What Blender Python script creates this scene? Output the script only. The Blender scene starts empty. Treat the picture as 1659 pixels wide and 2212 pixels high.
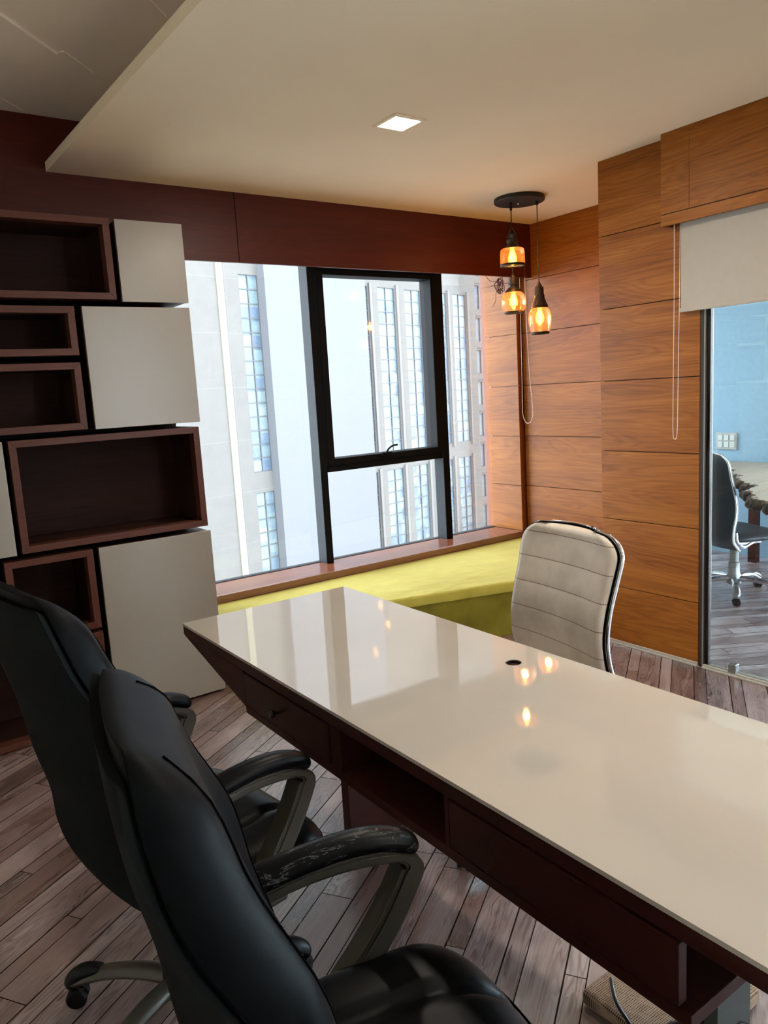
import bpy, bmesh, math, random
from mathutils import Vector, Matrix
random.seed(7)
S = bpy.context.scene
COL = S.collection
R = math.radians

# ------------------------------------------------------------------ camera
cam = bpy.data.cameras.new('camera')
cam_o = bpy.data.objects.new('camera', cam)
COL.objects.link(cam_o)
yaw, pit, rol = R(34.87250053), R(-9.00636019), R(-3.3788853)
f = Vector((math.sin(yaw)*math.cos(pit), math.cos(yaw)*math.cos(pit), math.sin(pit)))
r0 = Vector((math.cos(yaw), -math.sin(yaw), 0)); u0 = r0.cross(f)
r_ = r0*math.cos(rol) + u0*math.sin(rol); u_ = -r0*math.sin(rol) + u0*math.cos(rol)
M = Matrix((r_, u_, -f)).transposed().to_4x4()
M.translation = Vector((0, 0, 1.45))
cam_o.matrix_world = M
cam.sensor_fit = 'VERTICAL'; cam.sensor_height = 36.0
cam.lens = 1635.78/2212*36.0
cam.clip_start = 0.02; cam.clip_end = 400
S.camera = cam_o

# ------------------------------------------------------------------ world and light
SKY = 5.0
w = bpy.data.worlds.new('sky'); S.world = w; w.use_nodes = True
bg = w.node_tree.nodes['Background']
bg.inputs[0].default_value = (0.87, 0.935, 1.0, 1); bg.inputs[1].default_value = SKY
LAMP = 85.0      # strength of the recessed downlights
S.view_settings.view_transform = 'Standard'
S.view_settings.look = 'None'
S.view_settings.exposure = 1.64
S.view_settings.gamma = 1.0
S.view_settings.use_curve_mapping = False
try:
    S.cycles.use_denoising = True
    S.cycles.max_bounces = 10; S.cycles.diffuse_bounces = 6
    S.cycles.transparent_max_bounces = 16
    S.cycles.sample_clamp_indirect = 6.0
    S.cycles.caustics_reflective = False; S.cycles.caustics_refractive = False
except Exception: pass

# ------------------------------------------------------------------ materials
class N:
    """small node-graph helper"""
    def __init__(s, name):
        s.m = bpy.data.materials.new(name); s.m.use_nodes = True
        s.t = s.m.node_tree; s.b = s.t.nodes['Principled BSDF']; s.out = s.t.nodes['Material Output']
        s.co = s.t.nodes.new('ShaderNodeTexCoord').outputs['Object']
    def lk(s, a, b): s.t.links.new(a, b)
    def put(s, sock, v):
        if isinstance(v, bpy.types.NodeSocket): s.lk(v, sock)
        elif v is not None:
            try: sock.default_value = v
            except Exception: sock.default_value = (v[0], v[1], v[2], 1)
    def math(s, op, a, b=None, c=None):
        n = s.t.nodes.new('ShaderNodeMath'); n.operation = op
        for i, v in enumerate((a, b, c)):
            if v is not None: s.put(n.inputs[i], v)
        return n.outputs[0]
    def mapping(s, scale=(1, 1, 1), rot=(0, 0, 0), src=None, loc=(0, 0, 0)):
        n = s.t.nodes.new('ShaderNodeMapping'); s.lk(src or s.co, n.inputs[0])
        n.inputs['Scale'].default_value = scale; n.inputs['Rotation'].default_value = rot
        n.inputs['Location'].default_value = loc
        return n.outputs[0]
    def noise(s, vec, scale=5, detail=3, rough=0.5, dist=0):
        n = s.t.nodes.new('ShaderNodeTexNoise'); s.lk(vec, n.inputs['Vector'])
        n.inputs['Scale'].default_value = scale; n.inputs['Detail'].default_value = detail
        n.inputs['Roughness'].default_value = rough; n.inputs['Distortion'].default_value = dist
        return n.outputs['Fac']
    def white(s, vec):
        n = s.t.nodes.new('ShaderNodeTexWhiteNoise'); n.noise_dimensions = '3D'; s.lk(vec, n.inputs['Vector'])
        return n.outputs['Value']
    def sep(s, vec):
        n = s.t.nodes.new('ShaderNodeSeparateXYZ'); s.lk(vec, n.inputs[0]); return n.outputs
    def comb(s, x, y, z):
        n = s.t.nodes.new('ShaderNodeCombineXYZ')
        for i, v in enumerate((x, y, z)): s.put(n.inputs[i], v)
        return n.outputs[0]
    def ramp(s, fac, stops, interp='LINEAR'):
        n = s.t.nodes.new('ShaderNodeValToRGB'); s.lk(fac, n.inputs[0]); cr = n.color_ramp; cr.interpolation = interp
        while len(cr.elements) > 1: cr.elements.remove(cr.elements[-1])
        cr.elements[0].position = stops[0][0]; cr.elements[0].color = (*stops[0][1], 1)
        for p, c in stops[1:]:
            e = cr.elements.new(p); e.color = (*c, 1)
        return n.outputs['Color']
    def mix(s, fac, a, b, mode='MIX'):
        n = s.t.nodes.new('ShaderNodeMix'); n.data_type = 'RGBA'; n.blend_type = mode
        s.put(n.inputs[0], fac); s.put(n.inputs[6], a); s.put(n.inputs[7], b)
        return n.outputs[2]
    def bump(s, h, strength=0.2, dist=0.002):
        n = s.t.nodes.new('ShaderNodeBump'); s.lk(h, n.inputs['Height'])
        n.inputs['Strength'].default_value = strength; n.inputs['Distance'].default_value = dist
        s.lk(n.outputs[0], s.b.inputs['Normal'])
    def done(s, color=None, rough=None, metal=None, spec=None, coat=None):
        s.put(s.b.inputs['Base Color'], color); s.put(s.b.inputs['Roughness'], rough)
        s.put(s.b.inputs['Metallic'], metal); s.put(s.b.inputs['Specular IOR Level'], spec)
        if coat: s.b.inputs['Coat Weight'].default_value = coat; s.b.inputs['Coat Roughness'].default_value = 0.05
        return s.m

def plain(name, color, rough=0.5, metal=0, spec=0.5, nz=0.04, scale=30, bump=0.0, bscale=200, coat=None):
    n = N(name)
    k = n.noise(n.mapping(), scale, 3)
    c = n.ramp(k, [(0.3, tuple(max(0, v*(1-nz)) for v in color)), (0.7, tuple(min(1, v*(1+nz)) for v in color))])
    if bump: n.bump(n.noise(n.mapping(), bscale, 2), bump, 0.001)
    return n.done(c, rough, metal, spec, coat)

def wood(name, axis, lo, mid, hi, rough=0.40, row=0.37, spec=0.22, fine=1.0):
    """laminate; axis = direction of the grain ('x','y','z')"""
    n = N(name); x, y, z = n.sep(n.co)
    rowid = n.math('FLOOR', n.math('DIVIDE', n.math('ADD', z, 0.04), row)) if axis != 'z' else n.math('FLOOR', n.math('DIVIDE', x, row))
    off = n.math('MULTIPLY', rowid, 7.31)
    st = {'x': (0.9, 9, 9), 'y': (9, 0.9, 9), 'z': (9, 9, 0.9)}[axis]
    base = n.mapping(scale=st, src=n.comb(n.math('ADD', x, off), n.math('ADD', y, off), z))
    a = n.noise(base, 1.0, 2, 0.5, 0.6)
    cross = z if axis != 'z' else n.math('ADD', x, y)
    band = n.math('SINE', n.math('ADD', n.math('MULTIPLY', cross, 70), n.math('MULTIPLY', a, 40)))
    st2 = {'x': (3, 130, 130), 'y': (130, 3, 130), 'z': (130, 130, 3)}[axis]
    fi = n.noise(n.mapping(scale=st2), 1.0, 3, 0.6)
    v = n.math('ADD', n.math('MULTIPLY', n.math('POWER', n.math('ABSOLUTE', band), 3), -0.10), n.math('ADD', n.math('MULTIPLY', fi, 0.45*fine), n.math('MULTIPLY', a, 0.5)))
    c = n.ramp(v, [(0.25, lo), (0.5, mid), (0.75, hi)])
    n.bump(fi, 0.05, 0.0005)
    return n.done(c, rough, 0, spec)

WL, WM, WH = (0.17, 0.046, 0.005), (0.285, 0.093, 0.010), (0.40, 0.152, 0.022)
M_WOOD_Y = wood('orange_laminate_side', 'y', WL, WM, WH)
M_WOOD_X = wood('backlit_laminate_header', 'x', (0.062, 0.010, 0.0055), (0.082, 0.0135, 0.0065), (0.105, 0.019, 0.008), row=5)  # same laminate as the walls; its backlit shade is put into the colour
M_WOOD_EDGE = plain('laminate_edge', (0.16, 0.035, 0.014), 0.5, nz=0.1)
M_DARKW = wood('dark_laminate', 'x', (0.045, 0.011, 0.008), (0.060, 0.015, 0.010), (0.078, 0.020, 0.013), rough=0.45, row=5, spec=0.22)
M_DESKW = wood('desk_laminate', 'y', (0.034, 0.009, 0.007), (0.046, 0.012, 0.009), (0.06, 0.016, 0.011), rough=0.45, row=5, spec=0.22)
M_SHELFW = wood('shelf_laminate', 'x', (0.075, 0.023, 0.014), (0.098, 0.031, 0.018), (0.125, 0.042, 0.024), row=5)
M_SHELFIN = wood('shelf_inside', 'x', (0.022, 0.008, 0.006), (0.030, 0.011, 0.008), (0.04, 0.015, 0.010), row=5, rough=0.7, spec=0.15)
M_BLACK = plain('black_backing', (0.006, 0.005, 0.005), 0.8)
M_GROOVE = plain('groove_dark', (0.02, 0.008, 0.005), 0.8)
M_CEIL = plain('cream_paint', (0.90, 0.76, 0.56), 0.85, nz=0.015, scale=3)
M_CEIL2 = plain('upper_ceiling_paint', (0.90, 0.80, 0.68), 0.85, nz=0.02, scale=3)
M_WALL = plain('cream_wall_paint', (0.84, 0.77, 0.66), 0.8, nz=0.02)
M_WHITE = plain('white_gloss_laminate', (0.325, 0.282, 0.238), 0.25, nz=0.01, spec=0.4)
M_FRAME = plain('black_window_frame', (0.004, 0.0045, 0.0055), 0.6, nz=0.05, spec=0.1)
M_FRAMEG = plain('grey_mullion_side', (0.020, 0.025, 0.030), 0.6, nz=0.05, spec=0.15)
M_TRACK = plain('beige_track', (0.45, 0.41, 0.34), 0.4, metal=0.2, nz=0.08)
M_ALU = plain('aluminium_strip', (0.30, 0.28, 0.25), 0.35, metal=0.6)
M_CHROME = plain('chrome', (0.75, 0.75, 0.78), 0.12, metal=1.0)
M_STEELD = plain('brushed_steel', (0.28, 0.27, 0.26), 0.35, metal=0.8)
M_BLKMET = plain('black_lamp_metal', (0.016, 0.014, 0.013), 0.45, metal=0.3)
M_BRONZE = plain('bronze_lamp_metal', (0.05, 0.035, 0.027), 0.45, metal=0.6)
M_CORD = plain('black_cord', (0.008, 0.008, 0.009), 0.5)
M_BEAD = plain('white_bead_chain', (0.90, 0.86, 0.80), 0.4)
M_BLIND = plain('blind_fabric', (0.42, 0.375, 0.315), 0.9, nz=0.02, bump=0.1, bscale=900)
M_LEATHER = plain('black_leather', (0.003, 0.0034, 0.0042), 0.34, spec=0.09, nz=0.1, bump=0.12, bscale=260)
M_LEATHERB = plain('black_leather_dull', (0.003, 0.0034, 0.004), 0.42, spec=0.03, nz=0.1, bump=0.12, bscale=260)
def worn():
    n = N('worn_black_leather')
    k = n.noise(n.mapping(scale=(18, 60, 60)), 1.0, 4, 0.7, 1.0)
    m = n.math('MULTIPLY', n.math('GREATER_THAN', k, 0.60), n.math('LESS_THAN', k, 0.635))
    c = n.mix(n.math('MULTIPLY', m, 0.8), (0.003, 0.0034, 0.0042), (0.10, 0.105, 0.11))
    n.bump(m, 0.4, 0.001)
    return n.done(c, 0.34, 0, 0.12)
M_WORN = worn()
M_FABRIC = plain('black_back_fabric', (0.0065, 0.0075, 0.008), 0.85, spec=0.06, nz=0.15, bump=0.15, bscale=700)
M_PLASTIC = plain('black_plastic', (0.005, 0.005, 0.006), 0.4, spec=0.15)
M_TAUPE = plain('taupe_painted_metal', (0.068, 0.061, 0.048), 0.32, metal=0.35)
M_SEAM = plain('seam_thread', (0.003, 0.003, 0.003), 0.9, spec=0.0)
M_CABLE = plain('black_cable', (0.006, 0.007, 0.009), 0.3)
M_WIRE = plain('red_wire', (0.10, 0.012, 0.012), 0.5)
M_SWITCH = plain('switch_plastic', (0.62, 0.62, 0.60), 0.35)
M_HOLE = plain('socket_hole', (0.02, 0.02, 0.02), 0.6)
M_GREYP = plain('shaded_grey_panel', (0.045, 0.050, 0.048), 0.7)  # pale leg panel darkened: the shade under the desk is in the colour

def emit(name, color, strength):
    n = N(name); e = n.t.nodes.new('ShaderNodeEmission')
    e.inputs[0].default_value = (*color, 1); e.inputs[1].default_value = strength
    n.lk(e.outputs[0], n.out.inputs[0]); return n.m
M_LED = emit('led_diffuser', (1.0, 0.90, 0.78), LAMP)
M_FIL = emit('glowing_filament', (1.0, 0.40, 0.05), 22.0)

def glass(name, tint=(1, 1, 1), refl=1.0, rough=0.0, base=0.04):
    """thin pane: clear transmission plus mirror reflection that grows towards grazing angles"""
    n = N(name)
    tr = n.t.nodes.new('ShaderNodeBsdfTransparent'); tr.inputs[0].default_value = (*tint, 1)
    gl = n.t.nodes.new('ShaderNodeBsdfGlossy'); gl.inputs['Roughness'].default_value = rough
    fr = n.t.nodes.new('ShaderNodeFresnel'); fr.inputs[0].default_value = 1.5
    fac = n.math('MINIMUM', n.math('MULTIPLY', fr.outputs[0], refl), 1.0)
    mx = n.t.nodes.new('ShaderNodeMixShader'); n.lk(fac, mx.inputs[0])
    n.lk(tr.outputs[0], mx.inputs[1]); n.lk(gl.outputs[0], mx.inputs[2]); n.lk(mx.outputs[0], n.out.inputs[0])
    return n.m
M_GLASS = glass('window_glass', (0.97, 0.99, 1.0), 0.5)
M_PGLASS = glass('partition_glass', (0.86, 0.93, 0.95), 1.3)
M_LAMPGL = glass('lamp_glass', (1.0, 0.88, 0.70), 0.7)
def _amber():     # the amber coating scatters a little of the bulb's light
    t = M_LAMPGL.node_tree; out = t.nodes['Material Output']; src = out.inputs[0].links[0].from_socket
    d = t.nodes.new('ShaderNodeBsdfTranslucent'); d.inputs[0].default_value = (1.0, 0.50, 0.20, 1)
    a = t.nodes.new('ShaderNodeMixShader'); a.inputs[0].default_value = 0.10
    t.links.new(src, a.inputs[1]); t.links.new(d.outputs[0], a.inputs[2]); t.links.new(a.outputs[0], out.inputs[0])
_amber()
M_BULBGL = glass('bulb_glass', (1.0, 0.80, 0.45), 1.0)
def _glow():      # a lit bulb gives off light over its whole envelope
    t = M_BULBGL.node_tree; out = t.nodes['Material Output']; src = out.inputs[0].links[0].from_socket
    e = t.nodes.new('ShaderNodeEmission'); e.inputs[0].default_value = (1.0, 0.36, 0.05, 1); e.inputs[1].default_value = 0.55
    a = t.nodes.new('ShaderNodeAddShader'); t.links.new(src, a.inputs[0]); t.links.new(e.outputs[0], a.inputs[1]); t.links.new(a.outputs[0], out.inputs[0])
_glow()

# floor boards
def floor_mat(name, ang, tint):
    n = N(name); x, y, z = n.sep(n.co)
    ca, sa = math.cos(ang), math.sin(ang)
    uu = n.math('ADD', n.math('MULTIPLY', x, ca), n.math('MULTIPLY', y, sa))
    vv = n.math('ADD', n.math('MULTIPLY', x, -sa), n.math('MULTIPLY', y, ca))
    vv = n.math('ADD', vv, 10.007)
    pr = 0.155
    row = n.math('FLOOR', n.math('DIVIDE', vv, pr))
    fr = n.math('MULTIPLY', n.math('FRACT', n.math('DIVIDE', vv, pr)), pr)
    half = n.math('GREATER_THAN', fr, 0.055)
    rid = n.math('ADD', n.math('MULTIPLY', row, 2), half)
    rr = n.white(n.comb(rid, 3.7, 1.1))
    us = n.math('DIVIDE', n.math('ADD', n.math('ADD', uu, 50), n.math('MULTIPLY', rr, 3.0)), 1.05)
    bid = n.math('FLOOR', us); ufr = n.math('MULTIPLY', n.math('FRACT', us), 1.05)
    rnd = n.white(n.comb(rid, bid, 5.5)); rnd2 = n.white(n.comb(rid, bid, 9.5))
    g = 0.0030
    gr = n.math('ADD', n.math('LESS_THAN', fr, g), n.math('LESS_THAN', n.math('ABSOLUTE', n.math('SUBTRACT', fr, 0.055)), g*0.7))
    gr = n.math('MINIMUM', n.math('ADD', gr, n.math('LESS_THAN', ufr, g)), 1.0)
    base = n.comb(n.math('MULTIPLY', n.math('ADD', uu, n.math('MULTIPLY', rnd, 40)), 1.6), n.math('MULTIPLY', n.math('ADD', vv, n.math('MULTIPLY', rnd2, 20)), 14), 0.0)
    a = n.noise(base, 1.0, 3, 0.55, 0.8)
    band = n.math('SINE', n.math('ADD', n.math('MULTIPLY', vv, 110), n.math('MULTIPLY', a, 50)))
    fi = n.noise(n.comb(n.math('MULTIPLY', uu, 9), n.math('MULTIPLY', vv, 320), rnd), 1.0, 3, 0.65)
    sc = n.noise(n.comb(n.math('MULTIPLY', uu, 60), n.math('MULTIPLY', vv, 40), rnd), 1.0, 3, 0.6)
    v = n.math('ADD', n.math('MULTIPLY', n.math('POWER', n.math('ABSOLUTE', band), 6), n.math('MULTIPLY', rnd2, -0.30)), n.math('ADD', n.math('MULTIPLY', fi, 0.35), n.math('ADD', n.math('MULTIPLY', a, 0.45), n.math('MULTIPLY', rnd, 0.34))))
    t = tint
    pat = n.noise(n.comb(n.math('MULTIPLY', uu, 5), n.math('MULTIPLY', vv, 11), rnd), 1.0, 4, 0.65)
    v = n.math('ADD', v, n.math('MULTIPLY', n.math('SUBTRACT', pat, 0.5), 0.55))
    c = n.ramp(v, [(0.24, (0.070*t[0], 0.042*t[1], 0.036*t[2])), (0.44, (0.165*t[0], 0.104*t[1], 0.094*t[2])),
                   (0.62, (0.29*t[0], 0.212*t[1], 0.202*t[2])), (0.84, (0.47*t[0], 0.395*t[1], 0.385*t[2]))])
    c = n.mix(n.math('MULTIPLY', n.math('LESS_THAN', rnd2, 0.3), 0.35), c, (0.17*t[0], 0.08*t[1], 0.055*t[2]))
    c = n.mix(gr, c, (0.018, 0.012, 0.011))
    n.bump(n.math('SUBTRACT', n.math('MULTIPLY', fi, 0.5), n.math('MULTIPLY', gr, 1.5)), 0.18, 0.001)
    rgh = n.math('ADD', 0.20, n.math('MULTIPLY', a, 0.18)); n.b.inputs['IOR'].default_value = 2.2
    return n.done(c, rgh, 0, n.math('MULTIPLY', 0.6, n.math('SUBTRACT', 1.0, gr)))
M_FLOOR = floor_mat('laminate_floor', R(33), (1, 1, 1))
M_FLOOR2 = floor_mat('mirrored_floor_next_room', R(-33), (1.5, 1.65, 1.75))  # planks mirrored and lightened to draw the room floor's reflection in the glass

def desk_top_mat():
    n = N('cream_gloss_desktop')
    b = n.noise(n.mapping(scale=(40, 300, 40), rot=(0, 0, R(35))), 1.0, 2, 0.6)
    k = n.noise(n.mapping(), 22, 2, 0.5)
    n.bump(n.math('ADD', n.math('MULTIPLY', b, 0.10), n.math('MULTIPLY', k, 0.5)), 0.20, 0.0006)
    c = n.ramp(n.noise(n.mapping(), 3, 2), [(0.3, (0.53, 0.475, 0.41)), (0.7, (0.57, 0.51, 0.44))])
    n.b.inputs['IOR'].default_value = 2.2; return n.done(c, 0.02, 0, 0.5)
M_DESKTOP = desk_top_mat()

def bench_mat():
    n = N('chartreuse_velvet')
    k = n.noise(n.mapping(scale=(1, 1, 1)), 6, 4, 0.6)
    wr = n.noise(n.mapping(scale=(5, 16, 5), rot=(0, 0, R(-20))), 1.0, 3, 0.5, 1.5)
    c = n.ramp(k, [(0.3, (0.40, 0.345, 0.050)), (0.7, (0.50, 0.44, 0.075))])
    n.bump(n.math('ADD', wr, n.math('MULTIPLY', k, 0.3)), 0.25, 0.012)
    n.b.inputs['Sheen Weight'].default_value = 0.6; n.b.inputs['Sheen Tint'].default_value = (0.9, 0.85, 0.4, 1)
    return n.done(c, 0.75, 0, 0.25)
M_BENCH = bench_mat()

def jute_mat():
    n = N('woven_jute'); x, y, z = n.sep(n.co)
    a = n.math('ABSOLUTE', n.math('SINE', n.math('MULTIPLY', x, 600)))
    b = n.math('ABSOLUTE', n.math('SINE', n.math('MULTIPLY', y, 600)))
    v = n.math('MAXIMUM', a, b)
    v = n.math('MULTIPLY', v, n.math('ADD', 0.7, n.math('MULTIPLY', n.noise(n.mapping(), 60, 2), 0.5)))
    c = n.ramp(v, [(0.5, (0.05, 0.03, 0.025)), (0.95, (0.38, 0.27, 0.19))])
    n.bump(v, 0.5, 0.002)
    return n.done(c, 0.9, 0, 0.2)
M_JUTE = jute_mat()

def quilt_mat():
    """off-white leatherette with dark cross seams every 7.5 cm"""
    n = N('white_quilted_leatherette'); x, y, z = n.sep(n.co)
    q = n.math('FRACT', n.math('DIVIDE', n.math('SUBTRACT', z, 0.022), 0.084))
    ln = n.math('LESS_THAN', q, 0.030)
    st = n.math('GREATER_THAN', n.math('SINE', n.math('MULTIPLY', y, 900)), -0.4)
    k = n.noise(n.mapping(), 7, 4, 0.6)
    c = n.ramp(k, [(0.3, (0.55, 0.48, 0.40)), (0.62, (0.72, 0.64, 0.55))])
    c = n.mix(n.math('MULTIPLY', ln, n.math('ADD', 0.5, n.math('MULTIPLY', st, 0.45))), c, (0.13, 0.07, 0.05))
    return n.done(c, 0.38, 0, 0.4)
M_QUILT = quilt_mat()

def stone_mat(name, lo, hi, jx=4.3, jz=4.45):
    n = N(name); x, y, z = n.sep(n.co)
    k = n.noise(n.mapping(), 0.6, 5, 0.65)
    k2 = n.noise(n.mapping(), 6.0, 4, 0.7)
    c = n.ramp(n.math('ADD', n.math('MULTIPLY', k, 0.5), n.math('MULTIPLY', k2, 0.5)), [(0.3, lo), (0.7, hi)])
    if jx:
        gx = n.math('LESS_THAN', n.math('FRACT', n.math('DIVIDE', n.math('ADD', x, 104.6), jx)), 0.012)
        gz = n.math('LESS_THAN', n.math('FRACT', n.math('DIVIDE', n.math('ADD', z, 101.0), jz)), 0.014)
        c = n.mix(n.math('MULTIPLY', n.math('MAXIMUM', gx, gz), 0.35), c, (0.1, 0.1, 0.1))
    return n.done(c, 0.9, 0, 0.2)
M_STONE = stone_mat('pale_stone', (0.064, 0.061, 0.057), (0.080, 0.077, 0.072))
M_PIER = stone_mat('white_render', (0.074, 0.077, 0.083), (0.079, 0.082, 0.088), 0)
M_SUNLIT = plain('sunlit_strip', (0.128, 0.118, 0.082), 0.9)  # sunlit reveal: the sunlight is put into the cream colour
M_RIB = stone_mat('white_ribs', (0.084, 0.081, 0.078), (0.092, 0.089, 0.085), 0)

def outglass(name, px, pz, x0=0.0, z0=0.0):
    n = N(name); x, y, z = n.sep(n.co)
    ix = n.math('FLOOR', n.math('DIVIDE', n.math('SUBTRACT', x, x0), px)); iz = n.math('FLOOR', n.math('DIVIDE', n.math('SUBTRACT', z, z0), pz))
    r1 = n.white(n.comb(ix, iz, 2.2))
    wob = n.noise(n.mapping(scale=(0.7, 0.7, 0.5)), 1.3, 4, 0.6, 2.0)
    v = n.math('ADD', n.math('MULTIPLY', r1, 0.45), n.math('MULTIPLY', wob, 0.6))
    zz = n.math('MULTIPLY', n.math('ADD', z, 14), 0.012)
    c = n.ramp(n.math('SUBTRACT', v, 0.0), [(0.2, (0.028, 0.042, 0.066)), (0.42, (0.05, 0.072, 0.10)), (0.6, (0.066, 0.092, 0.103)), (0.85, (0.105, 0.125, 0.128))])
    return n.done(c, 0.35, 0, 0.4)
M_OGLASS = outglass('tower_glazing', 1.02, 1.19, 0, 11.85)  # sky reflections are put into the blue pane colours
M_OMULL = plain('tower_mullions', (0.035, 0.039, 0.040), 0.6)
M_SHADE = plain('window_reveal_shade', (0.09, 0.088, 0.083), 0.9)

# ------------------------------------------------------------------ geometry helpers
def box(bm, x0, x1, y0, y1, z0, z1, mi=0):
    v = [bm.verts.new(p) for p in ((x0, y0, z0), (x1, y0, z0), (x1, y1, z0), (x0, y1, z0), (x0, y0, z1), (x1, y0, z1), (x1, y1, z1), (x0, y1, z1))]
    for q in ((0, 3, 2, 1), (4, 5, 6, 7), (0, 1, 5, 4), (1, 2, 6, 5), (2, 3, 7, 6), (3, 0, 4, 7)):
        fc = bm.faces.new([v[i] for i in q]); fc.material_index = mi
def prism(bm, pts, axis, a, b, mi=0):
    """polygon pts extruded along axis from a to b; pts are the two other coordinates in xyz order"""
    def P(p, c):
        return {'x': (c, p[0], p[1]), 'y': (p[0], c, p[1]), 'z': (p[0], p[1], c)}[axis]
    A = [bm.verts.new(P(p, a)) for p in pts]; B = [bm.verts.new(P(p, b)) for p in pts]
    n = len(pts)
    for i in range(n):
        fc = bm.faces.new((A[i], A[(i+1) % n], B[(i+1) % n], B[i])); fc.material_index = mi
    bm.faces.new(A[::-1]).material_index = mi; bm.faces.new(B).material_index = mi
def lathe(bm, prof, c=(0, 0, 0), seg=32, mi=0, axis='z', cap=True):
    rings = []
    for r, h in prof:
        ring = []
        for i in range(seg):
            a = 2*math.pi*i/seg; p = (r*math.cos(a), r*math.sin(a), h)
            if axis == 'y': p = (p[0], p[2], p[1])
            if axis == 'x': p = (p[2], p[0], p[1])
            ring.append(bm.verts.new((c[0]+p[0], c[1]+p[1], c[2]+p[2])))
        rings.append(ring)
    for k in range(len(rings)-1):
        for i in range(seg):
            bm.faces.new((rings[k][i], rings[k][(i+1) % seg], rings[k+1][(i+1) % seg], rings[k+1][i])).material_index = mi
    if cap:
        bm.faces.new(rings[0][::-1]).material_index = mi; bm.faces.new(rings[-1]).material_index = mi
def tube(bm, pts, rad, seg=8, mi=0, flat=None):
    """swept tube; rad number or list; flat=(ry) makes section an ellipse rad x flat across Y"""
    pts = [Vector(p) for p in pts]; n = len(pts); rings = []
    for i, p in enumerate(pts):
        t = (pts[min(i+1, n-1)] - pts[max(i-1, 0)]).normalized()
        ref = Vector((0, 1, 0)) if abs(t.y) < 0.95 else Vector((1, 0, 0))
        a = ref - t*ref.dot(t); a.normalize(); b = t.cross(a)
        r = rad[i] if isinstance(rad, (list, tuple)) else rad
        ra = (flat[i] if isinstance(flat, (list, tuple)) else flat) if flat else r
        rings.append([bm.verts.new(p + a*ra*math.cos(2*math.pi*k/seg) + b*r*math.sin(2*math.pi*k/seg)) for k in range(seg)])
    for k in range(n-1):
        for i in range(seg):
            bm.faces.new((rings[k][i], rings[k][(i+1) % seg], rings[k+1][(i+1) % seg], rings[k+1][i])).material_index = mi
    bm.faces.new(rings[0][::-1]).material_index = mi; bm.faces.new(rings[-1]).material_index = mi
def beam(bm, pts, wy, th, mi=0):
    """rectangular section swept along pts in the XZ plane; wy = half width in Y, th = half thickness list"""
    pts = [Vector(p) for p in pts]; n = len(pts); rings = []
    for i, p in enumerate(pts):
        t = (pts[min(i+1, n-1)] - pts[max(i-1, 0)]).normalized()
        y = Vector((0, 1, 0)); b = t.cross(y).normalized()
        h = th[i] if isinstance(th, (list, tuple)) else th
        rings.append([bm.verts.new(p + y*sy*wy + b*sb*h) for sy, sb in ((-1, -1), (1, -1), (1, 1), (-1, 1))])
    for k in range(n-1):
        for i in range(4):
            bm.faces.new((rings[k][i], rings[k][(i+1) % 4], rings[k+1][(i+1) % 4], rings[k+1][i])).material_index = mi
    bm.faces.new(rings[0][::-1]).material_index = mi; bm.faces.new(rings[-1]).material_index = mi
def ball(bm, c, r, seg=10, mi=0, sc=(1, 1, 1)):
    m = Matrix.Translation(c) @ Matrix.Diagonal((sc[0], sc[1], sc[2], 1))
    g = bmesh.ops.create_uvsphere(bm, u_segments=seg, v_segments=max(4, seg//2+1), radius=r, matrix=m)
    for v in g['verts']:
        for fc in v.link_faces: fc.material_index = mi
def spline(pts, k=6):
    """Catmull-Rom through pts"""
    P = [Vector(p) for p in pts]; P = [P[0]*2-P[1]] + P + [P[-1]*2-P[-2]]; out = []
    for i in range(1, len(P)-2):
        for j in range(k):
            t = j/k; a, b, c, d = P[i-1], P[i], P[i+1], P[i+2]
            out.append(0.5*((2*b)+(c-a)*t+(2*a-5*b+4*c-d)*t*t+(3*b-a-3*c+d)*t**3))
    out.append(P[-2]); return out

def obj(name, bm, mats, parent=None, smooth=False, bevel=0, sub=0):
    bmesh.ops.recalc_face_normals(bm, faces=bm.faces)
    me = bpy.data.meshes.new(name); bm.to_mesh(me); bm.free()
    for m in (mats if isinstance(mats, (list, tuple)) else [mats]): me.materials.append(m)
    o = bpy.data.objects.new(name, me); COL.objects.link(o)
    if parent:
        o.parent = parent
        if parent.type == 'EMPTY' and not parent.get('_local'):     # meshes are written in room coordinates
            o.matrix_parent_inverse = (Matrix.Translation(parent.location) @ parent.rotation_euler.to_matrix().to_4x4()).inverted()
    if smooth:
        for p in me.polygons: p.use_smooth = True
        if smooth == 'auto': 
            me.set_sharp_from_angle(angle=R(35))
    if bevel:
        b = o.modifiers.new('bevel', 'BEVEL'); b.width = bevel; b.segments = 2; b.limit_method = 'ANGLE'; b.angle_limit = R(40)
    if sub:
        s = o.modifiers.new('sub', 'SUBSURF'); s.levels = sub; s.render_levels = sub
    return o
def tag(o, label=None, cat=None, group=None, kind=None):
    if label: o['label'] = label
    if cat: o['category'] = cat
    if group: o['group'] = group
    if kind: o['kind'] = kind
    return o
def thing(name, loc, label, cat, rz=0, group=None, kind=None):
    o = bpy.data.objects.new(name, None); COL.objects.link(o); o.empty_display_size = 0.1
    o.location = loc; o.rotation_euler = (0, 0, rz)
    return tag(o, label, cat, group, kind)
NB = bmesh.new

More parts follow.
